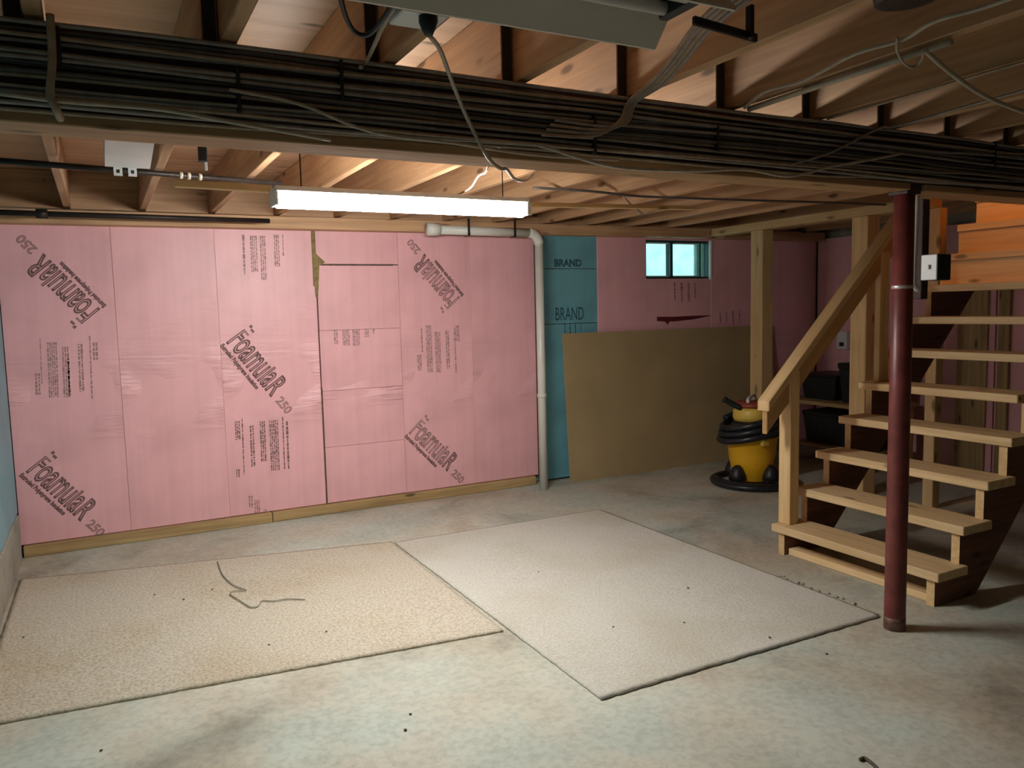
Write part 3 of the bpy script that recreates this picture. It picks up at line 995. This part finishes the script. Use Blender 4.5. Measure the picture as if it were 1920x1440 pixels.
# gravelly crumbs along the carpet edge by the stairs
random.seed(5)
for k in range(16):
    t = k / 15
    px, py = 1455 + t * 150 + random.uniform(-6, 6), 1080 + t * 58 + random.uniform(-5, 5)
    p = on_z(px, py, 0)
    if p.x < 3.21:
        p.x = 3.215 + random.uniform(0, 0.02)
    bm = bmesh.new()
    bmesh.ops.create_icosphere(bm, subdivisions=1, radius=1.0)
    for v in bm.verts:
        v.co = Vector((v.co.x * random.uniform(0.008, 0.015), v.co.y * random.uniform(0.008, 0.016), v.co.z * 0.004 + 0.004))
    bmesh.ops.translate(bm, verts=bm.verts, vec=Vector((p.x, p.y, 0.0005)))
    tag(world_obj('mortar_crumb', bm, 'floor', None, True), 'grey mortar crumb along the carpet edge facing the stairs', 'crumb', 'mortar crumbs along the carpet edge')

# ================================================================ CABLES ON THE BEAM
random.seed(23)


def cable(pts, r=0.0055, mat='cable', label='', cat='cable', group=None, n=5, name='cable'):
    return tag(tube(name, pts, r, mat, None, 6, True, n), label, cat, group)


NC = 21
for k in range(NC):
    base = 1.992 + (ZJ - 0.018 - 1.992) * k / (NC - 1)
    lay = k % 3
    y = BY0 - 0.008 - 0.0130 * lay
    ph, am = random.uniform(0, 6), random.uniform(0.003, 0.007)
    dr = random.uniform(-0.006, 0.006)
    pts = []
    x = XL + 0.03
    while x < 4.6:
        z = base + am * math.sin(x * random.uniform(2.2, 2.8) + ph) + dr * math.sin(x * 0.7 + ph) + random.uniform(-0.002, 0.002)
        z = min(max(z, 1.99), ZJ - 0.012)
        pts.append((x, y, z))
        x += 0.22
    mat = random.choice(['cable', 'cable', 'cable2', 'cabled'])
    hue = {'cable': 'light grey', 'cable2': 'tan', 'cabled': 'dark'}[mat]
    cable(pts, random.choice([0.0045, 0.0055, 0.006]), mat, 'thin %s sheathed cable stapled along the dark beam' % hue, 'cable', hue + ' cables stapled along the beam')
# straps holding them
for px, py in ((110, 90), (447, 170), (640, 150), (1115, 250), (1345, 260), (1865, 290)):
    p = on_y(px, py, BY0 - 0.035)
    h = random.uniform(0.04, 0.07)
    tag(box('cable_strap', (p.x - 0.005, BY0 - 0.042, max(1.99, p.z - h)), (p.x + 0.005, BY0 - 0.001, min(p.z + h, ZJ - 0.004)), 'black', None, 0.002),
        'short black strap holding the cables to the beam', 'strap', 'cable straps on the beam')
# diagonal cables crossing the bundle
def by(px, py, y=BY0 - 0.046):
    return on_y(px, py, y)
cable([by(430, 168), by(560, 195), by(700, 248), by(850, 268), by(1000, 290), by(1160, 300)], 0.005, 'cablew', 'pale cable crossing the beam bundle downward past the hanging cord')
cable([by(0, 175), by(120, 190), by(300, 205), by(430, 228), by(620, 262)], 0.006, 'cablew', 'pale cable low on the beam near the vertical batten')
cable([by(*q, BY0 - 0.060) for q in ((1010, 272), (1150, 312), (1290, 320), (1400, 318), (1480, 330), (1560, 312), (1640, 298), (1690, 288))], 0.006, 'cablew', 'pale cable waving along the lower edge of the beam')
cable([by(1480, 310), by(1560, 285), by(1650, 240), Vector((2.86, 2.10, 2.188)), Vector((2.80, 1.6, 2.190)), Vector((2.79, 1.1, 2.190))], 0.005, 'cable', 'grey cable leaving the beam to follow a joist')
# bundle of cables turning up from the beam along a joist
for k in range(4):
    o = 0.016 * k
    cable([Vector((1.25 + o, BY0 - 0.050, 2.035 + o)), Vector((1.44 + o, BY0 - 0.050, 2.045 + o * 0.7)), Vector((1.54 + o * 0.7, BY0 - 0.053, 2.10)), Vector((1.575 + o * 0.6, BY0 - 0.06, 2.165)),
           Vector((1.555 + o, 2.0, 2.186)), Vector((1.46 + o, 1.78, 2.187)), Vector((1.36 + o * 1.1, 1.58, 2.187)), Vector((1.30 + o * 1.2, 1.40, 2.187)), Vector((1.24 + o * 1.4, 1.1, 2.188))],
          0.0055, 'cable' if k % 2 else 'cable2', 'cable in the bundle bending up from the beam past the shop light', 'cable', 'cables bending up past the shop light')
# batten crossing the beam at the left
a, b = on_y(93, 20, 2.135), on_y(101, 215, 2.135)
tag(tube('riser_cable', [Vector((a.x, 2.135, ZJ - 0.003)), Vector((a.x - 0.002, 2.135, 2.10)), Vector((b.x - 0.004, 2.135, 2.02)), Vector((b.x + 0.006, 2.14, 1.985)), Vector((b.x + 0.012, 2.17, 1.972))], 0.009, 'cable2', None, 8),
    'thick brown cable dropping straight down across the left of the beam', 'cable')

# cord from the outlet down to the lit lamp
outb = thing('ceiling_outlet', (0.72, 1.72, 2.17), 'small white ceiling outlet beside the shop light with a black plug', 'outlet')
oc = on_z(785, 38, 2.17)
box('plate', (oc.x - 0.055, oc.y - 0.05, 2.168), (oc.x + 0.055, oc.y + 0.05, ZJ - 0.001), 'white', outb, 0.003)
pc = on_z(803, 42, 2.155)
lathe('plug', [(0.010, -0.028), (0.016, -0.015), (0.022, 0.0), (0.022, 0.0125)], Vector((pc.x, pc.y, 2.155)), 'black', outb, 12)
cp = [Vector((pc.x, pc.y, 2.128)), on_y(826, 95, pc.y + 0.12), on_y(850, 160, pc.y + 0.30), on_y(880, 230, 2.115), on_y(915, 295, 2.13), Vector(on_y(938, 316, 2.165)),
      Vector((on_y(950, 325, 2.3).x, 2.30, 1.952)), on_y(965, 335, 2.45), on_y(985, 338, 2.60), on_y(1000, 325, 2.75)]
cable(cp, 0.006, 'cablew', 'long pale cord hanging from the ceiling outlet across the beam', 'cord', name='power_cord')
cq = [Vector((1.53, LY, LZ + 0.056)), on_y(882, 352, 3.3), on_y(897, 330, 3.0), on_y(915, 312, 2.75), Vector((on_y(920, 300, 2.5).x, 2.5, 2.19))]
cable(cq, 0.004, 'cable2', 'short white cord curling up from the top of the lit strip light', 'cord', name='power_cord')
# black loop of cord
lp = [on_z(632, -30, 2.19), on_z(648, 30, 2.16), on_z(668, 62, 2.14), on_z(695, 62, 2.14), on_z(725, 25, 2.16), on_z(742, -10, 2.185)]
cable(lp, 0.006, 'black', 'black cord hanging in a loop from the joists by the shop light', 'cord', name='power_cord')
cable([on_z(742, 10, 2.185), on_z(715, 55, 2.185), on_z(705, 78, 2.185), Vector((by(690, 105).x, BY0 - 0.02, 2.19)), Vector((by(675, 120).x, BY0 - 0.048, 2.17))], 0.006, 'cablew', 'grey cord dropping from the shop light onto the beam', 'cord', name='power_cord')

# wires on the joists at the right
cable([Vector((2.07, 2.13, 2.190)), Vector((1.99, 1.95, 2.192)), Vector((2.00, 1.80, 2.19)), Vector((1.93, 1.56, 2.191)), Vector((1.945, 1.42, 2.19)), Vector((1.90, 1.30, 2.192)), Vector((1.92, 1.16, 2.19)), Vector((1.90, 0.9, 2.19))], 0.006, 'cablew', 'pale cable waving along beside the pale conduit under the joist')
tag(tube('joist_conduit', [Vector((2.09, 2.13, 2.186)), Vector((2.072, 1.37, 2.186))], 0.0095, 'conduit', None, 10, False), 'straight pale conduit fixed under a joist', 'conduit')
cable([on_z(1735, 95, 2.18), on_z(1760, 118, 2.165), on_z(1800, 150, 2.14), on_z(1850, 182, 2.12), on_z(1920, 210, 2.11), on_z(1990, 228, 2.12)], 0.007, 'cablew', 'thick pale cable sagging away from the end of the conduit')
cable([on_z(1683, 70, 2.19), on_z(1682, 95, 2.17), on_z(1695, 118, 2.16), on_z(1712, 126, 2.165), on_z(1728, 112, 2.18), on_z(1732, 92, 2.19)], 0.004, 'cablew', 'small loop of pale wire hanging below the conduit')
cable([Vector((2.50, 2.14, 2.191)), Vector((2.49, 1.8, 2.191)), Vector((2.47, 1.4, 2.191)), Vector((2.47, 0.9, 2.191))], 0.005, 'cable2', 'tan cable stapled straight under the joist next to the conduit')
# black bracket bar and round black cap under the joists
br = thing('hanger_bracket', on_z(1408, 72, 2.12), 'black iron bracket hanging under the joists right of the shop light', 'bracket')
p0, p1 = on_z(1300, 38, 2.13), on_z(1418, 72, 2.13)
board('arm', p0, p1, 0.012, 0.02, 'iron', br)
pz = on_z(1406, 66, 2.13)
board('hanger', (pz.x, pz.y, 2.12), (pz.x, pz.y, ZJ - 0.002), 0.022, 0.012, 'iron', br, up=(1, 0, 0))
hc = on_z(1700, -8, 2.165)
cp_ = thing('round_cap', hc, 'round black cap fixed under the joists above the conduit', 'cap')
lathe('rim', [(0.055, -0.012), (0.065, -0.010), (0.068, 0.0), (0.068, ZJ - 2.166)], hc, 'black', cp_, 28)
lathe('inner_disc', [(0.045, -0.014), (0.05, -0.0125)], hc, 'iron', cp_, 24)

# ================================================================ THINGS UNDER THE FAR JOISTS
def pipe_run(pa, pb, r, z0, z1, mat, label):
    t = thing('iron_pipe', (pa.x, pa.y, z0), label, 'pipe')
    tube('pipe_run', [pa, pb], r, mat, t, 12, False)
    return t
gp = pipe_run(Vector((XL + 0.02, 3.85, 2.158)), Vector((0.86, 4.10, 2.158)), 0.013, 2.14, 2.16, 'iron', 'thin dark iron pipe under the joists behind the white box')
for px in (335, 350, 372):
    q = on_z(px, 335, 2.158)
    tt = (q.x - XL) / (0.86 - XL)
    c = Vector((q.x, 3.85 + 0.25 * tt, 2.158))
    tube('fitting', [c - Vector((0.007, 0.002, 0)), c + Vector((0.007, 0.002, 0))], 0.016, 'conduit', gp, 12, False)
gp2 = pipe_run(Vector((XL + 0.02, 5.36, 2.118)), Vector((1.05, 5.44, 2.123)), 0.016, 2.06, 2.09, 'iron', 'dark iron pipe along the top of the pink boards')
c = on_z(80, 404, 2.12)
tube('fitting', [Vector((c.x - 0.03, 5.38, 2.119)), Vector((c.x + 0.03, 5.383, 2.119))], 0.028, 'iron', gp2, 12, False)
# white box between the joists
wb = thing('junction_box', (0.16, 3.65, 2.12), 'white plastic junction box with two tabs between the left joists', 'box')
bx0, bx1 = on_z(196, 264, 2.195).x, on_z(290, 266, 2.195).x
ya = on_z(240, 263, 2.195).y
yb, zb = ya + 0.36, 2.150
prism('housing', [(ya, 2.195), (yb, zb), (yb, zb + 0.07), (ya, 2.265)], 'x', bx0, bx1, 'white', wb)
for f in (0.28, 0.60):
    x = bx0 + (bx1 - bx0) * f
    bm = bmesh.new()
    y0_, y1_, z0_, z1_ = yb + 0.001, yb + 0.012, zb - 0.035, zb + 0.012
    bm_box(bm, (x - 0.017, y0_, z0_), (x - 0.007, y1_, z1_))
    bm_box(bm, (x + 0.007, y0_, z0_), (x + 0.017, y1_, z1_))
    bm_box(bm, (x - 0.007, y0_, z0_), (x + 0.007, y1_, z0_ + 0.011))
    bm_box(bm, (x - 0.007, y0_, z1_ - 0.02), (x + 0.007, y1_, z1_))
    world_obj('tab', bm, 'white', wb)
box('mounting_arm', ((bx0 + bx1) / 2 - 0.03, ya + 0.12, 2.20), ((bx0 + bx1) / 2 + 0.03, ya + 0.2, ZC - 0.002), 'white', wb)
# dark clip with a light tail
ck = on_y(380, 290, 3.60)
clip = thing('spring_clip', (ck.x, 3.60, ck.z), 'small black clip with pale tail hanging beside the white junction box', 'clip')
box('jaw', (ck.x - 0.018, 3.59, ck.z - 0.03), (ck.x + 0.018, 3.62, ck.z + 0.035), 'black', clip, 0.005)
box('tail', (ck.x + 0.004, 3.595, ck.z - 0.065), (ck.x + 0.016, 3.605, ck.z - 0.03), 'white', clip, 0.002)
tube('stem', [(ck.x, 3.605, ck.z + 0.03), (ck.x, 3.605, ZC - 0.001)], 0.004, 'iron', clip, 6, False)
# cross cables under the far joists at the right
cable([on_z(1000, 352, 2.188), on_z(1100, 358, 2.185), on_z(1200, 368, 2.186), on_z(1300, 372, 2.185), on_z(1420, 376, 2.186), on_z(1560, 380, 2.187), on_z(1660, 384, 2.187)], 0.008, 'cabled', 'dark cable crossing the underside of the far joists toward the stairs')
cable([on_z(1170, 370, 2.188), on_z(1185, 385, 2.186), on_z(1205, 402, 2.187)], 0.006, 'cablew', 'short pale cord crossing between the far joists near the window')

# conduit and switch by the red post
con = [Vector((3.290, 2.32, BZ0 - 0.002)), Vector((3.288, 2.32, 1.80)), Vector((3.283, 2.32, 1.60)), Vector((3.289, 2.32, 1.566)), Vector((3.325, 2.325, 1.545))]
tag(tube('post_conduit', con, 0.0145, 'pvc', None, 10), 'pale grey conduit dropping from the beam beside the red post', 'conduit')
stud = tag(board('switch_stud', (3.430, 2.385, 1.50), (3.430, 2.385, BZ0 - 0.003), 0.04, 0.05, 'beampaint', up=(1, 0, 0)), 'dark stud hanging from the beam behind the light switch', 'stud')
sw = thing('light_switch', (3.45, 2.30, 1.59), 'black switch box with shiny white cover plate beside the red post', 'light switch')
box('box_body', (3.402, 2.285, 1.585), (3.502, 2.360, 1.705), 'black', sw, 0.004)
box('cover_plate', (3.394, 2.283, 1.587), (3.4015, 2.362, 1.703), 'white', sw, 0.003)
box('toggle', (3.383, 2.315, 1.637), (3.3935, 2.327, 1.657), 'white', sw, 0.002)

# ================================================================ PRINTING ON THE FOAM
def panel_at(x, z):
    if x < XS[1]:
        return panels[0]
    if x < XS[2]:
        return panels[1]
    if x < XS[3]:
        return panels[2]
    if x < XS[4]:
        for i in range(5):
            if z < ZS[i + 1]:
                return col4[i]
        return col4[-1]
    if x < XS[5]:
        return panels[4]
    return panels[5]


def front(o):
    return (o.matrix_basis.translation.y + min(v.co.y for v in o.data.vertices))


def text_obj(body, size, outline, mat, parent, origin, u, y, shear=0.0, stretch=1.0, name='lettering'):
    cu = bpy.data.curves.new('t', 'FONT')
    cu.body = body
    cu.size = size
    cu.shear = shear
    cu.align_x = 'LEFT'
    cu.resolution_u = 3
    if outline:
        cu.fill_mode = 'NONE'
        cu.bevel_depth = outline
        cu.bevel_resolution = 0
    tmp = bpy.data.objects.new('t', cu)
    C.objects.link(tmp)
    dg = bpy.context.evaluated_depsgraph_get()
    me = bpy.data.meshes.new_from_object(tmp.evaluated_get(dg))
    bpy.data.objects.remove(tmp)
    for v in me.vertices:
        v.co.z *= 0.15
        v.co.x *= stretch
    u = Vector((u[0], 0, u[1])).normalized()
    v_ = Vector((-u.z, 0, u.x))
    n = Vector((0, -1, 0))
    mw = Matrix((u, v_, n)).transposed().to_4x4()
    mw.translation = Vector((origin[0], y - 0.0008, origin[1]))
    me.name = name
    return link(name, me, mat, parent, mw), max(v.co.x for v in me.vertices)


def logo(pa, pb, pc, faint=False, sub=True):
    """pa -> pb is the baseline of the main word (pixels), the number follows towards pc"""
    A, B, D = on_y(*pa, FY), on_y(*pb, FY), on_y(*pc, FY)
    u = Vector((B.x - A.x, 0, B.z - A.z))
    Ln = u.length
    u.normalize()
    v = Vector((-u.z, 0, u.x))
    par = panel_at((A.x + B.x) / 2, (A.z + B.z) / 2)
    y = front(par)
    mat = 'ink_faint' if faint else 'ink'
    size = Ln * 0.44
    o, w = text_obj('Foamula', size, size * 0.027, mat, par, (A.x, A.z), (u.x, u.z), y, 0.0, 1.0)
    s = (Ln * 0.85) / w
    xh = 0.5 * size                              # tall lower case, short capitals
    for q in o.data.vertices:
        q.co.x *= s
        q.co.y = q.co.y * 1.24 if q.co.y < xh else xh * 1.24 + (q.co.y - xh) * 0.38
    Rp = A + u * (Ln * 0.855)
    o2, w2 = text_obj('R', size * 1.02, size * 0.034, 'ink', par, (Rp.x, Rp.z), (u.x, u.z), y)
    s2 = Ln * 0.17 / w2
    for q in o2.data.vertices:
        q.co.x *= s2
    # number after the word
    Np = A + u * (Ln * 1.10)
    text_obj('250', size * 0.40, size * 0.012, 'ink_faint', par, (Np.x, Np.z), (u.x, u.z), y)
    # small line under the word
    if sub:
        Sp = A - v * size * 0.24
        o4, w4 = text_obj('Extruded Polystyrene Insulation', size * 0.20, 0.0022, 'ink', par, (Sp.x, Sp.z), (u.x, u.z), y)
        s4 = Ln * 0.80 / w4
        for q in o4.data.vertices:
            q.co.x *= s4
    # dark block over the first letter
    K = A + v * size * 0.86
    bm = bmesh.new()
    for a_, b_, c_, d_ in ((0.02, 0.06, 0.0, 0.10), (0.07, 0.13, -0.04, 0.04)):
        q = [K + u * Ln * a_ + v * size * c_, K + u * Ln * b_ + v * size * c_, K + u * Ln * b_ + v * size * d_, K + u * Ln * a_ + v * size * d_]
        bm.faces.new([bm.verts.new((p.x, y - 0.0007, p.z)) for p in q])
    world_obj('print_mark', bm, mat, par)


logo((424, 640), (508, 742), (550, 760))
logo((48, 882), (150, 975), (200, 1000))
logo((766, 810), (838, 882), (860, 900), True)
logo((188, 582), (82, 478), (30, 440))
logo((862, 560), (796, 478), (765, 455), True)


def small_print(cols, parent, y, mat, seed):
    """upright columns of tiny unreadable type: px, top, bottom, width in pixels"""
    rnd = random.Random(seed)
    bm = bmesh.new()
    for px, t, b, w in cols:
        a, e = on_y(px, t, FY), on_y(px + (b - t) * 0.04, b, FY)
        wm = max(0.006, w * 0.0041)
        lines = max(1, int(wm / 0.011))
        for l in range(lines):
            xo = (l - (lines - 1) / 2) * wm / lines
            z = a.z
            while z > e.z:
                dl = rnd.uniform(0.006, 0.035)
                z1 = max(e.z, z - dl)
                f = (a.z - z) / max(1e-6, a.z - e.z)
                f1 = (a.z - z1) / max(1e-6, a.z - e.z)
                x = a.x + (e.x - a.x) * f + xo
                x1 = a.x + (e.x - a.x) * f1 + xo
                hw = wm / lines * rnd.uniform(0.22, 0.42)
                bm.faces.new([bm.verts.new(p) for p in ((x - hw, y - 0.0007, z), (x1 - hw, y - 0.0007, z1), (x1 + hw, y - 0.0007, z1), (x + hw, y - 0.0007, z))])
                z = z1 - rnd.uniform(0.002, 0.008)
    for f in bm.faces:
        f.normal_update()
        if f.normal.y > 0:
            f.normal_flip()
    o = world_obj('small_print', bm, mat, parent)
    return o


small_print([(75, 635, 720, 2), (97, 642, 745, 14), (122, 650, 745, 10), (128, 672, 742, 5), (150, 645, 735, 8), (168, 630, 748, 3), (178, 642, 675, 8), (70, 700, 740, 8)], panels[0], front(panels[0]), 'ink_faint', 1)
small_print([(456, 440, 515, 5), (475, 442, 510, 12), (492, 442, 525, 10), (518, 440, 500, 10), (530, 440, 480, 3)], panels[2], front(panels[2]), 'ink_faint', 2)
small_print([(445, 790, 825, 9), (454, 785, 890, 3), (472, 798, 875, 8), (492, 790, 865, 10), (513, 788, 882, 16), (530, 782, 880, 3), (538, 790, 880, 5), (446, 880, 895, 7)], panels[2], front(panels[2]), 'ink', 3)
small_print([(629, 606, 645, 8), (648, 600, 648, 14), (667, 600, 648, 14), (687, 600, 632, 9), (700, 600, 625, 5)], col4[2], front(col4[2]), 'ink_faint', 4)
small_print([(786, 665, 695, 9), (790, 615, 660, 4), (803, 610, 698, 12), (820, 622, 698, 12), (838, 620, 692, 8), (852, 615, 700, 4), (857, 610, 640, 9)], panels[4], front(panels[4]), 'ink_faint', 5)
small_print([(1265, 530, 562, 5), (1278, 530, 566, 7), (1291, 530, 566, 7), (1303, 530, 560, 4)], w_under, front(w_under), 'ink', 6)
small_print([(1350, 584, 606, 5), (1362, 585, 606, 4), (1374, 582, 608, 6), (1386, 582, 606, 5)], w_right, front(w_right), 'ink', 7)
small_print([(470, 930, 952, 8), (482, 938, 962, 10), (497, 955, 962, 6)], panels[2], front(panels[2]), 'ink_faint', 8)
# dark red stroke under the window
m0 = [(1232, 594), (1262, 594), (1300, 592), (1338, 591), (1300, 599), (1262, 603), (1256, 603), (1252, 609), (1247, 603), (1232, 602)]
bm = bmesh.new()
yy = front(w_under)
bm.faces.new([bm.verts.new((on_y(a, b, FY).x, yy - 0.0008, on_y(a, b, FY).z)) for a, b in m0][::-1])
world_obj('paint_stroke', bm, 'ink_red', w_under)
# lettering on the blue boards
for body, pa, pb, hgt, par in (('BRAND', (1040, 499), (1092, 500), 0.062, b3), ('BRAND', (1042, 601), (1096, 602), 0.12, b2)):
    A, B = on_y(*pa, FY), on_y(*pb, FY)
    o, w = text_obj(body, hgt * 1.35, 0.0 if hgt > 0.1 else 0.003, 'ink_blue', par, (A.x, A.z), (1, 0), front(par))
    s = (B.x - A.x) / w
    for q in o.data.vertices:
        q.co.x *= s
small_print([(1060, 606, 625, 4), (1070, 606, 628, 4), (1080, 606, 625, 4), (1090, 606, 622, 3)], b1, front(b1), 'ink_blue', 9)

if 'category' in win.keys():
    del win['category']
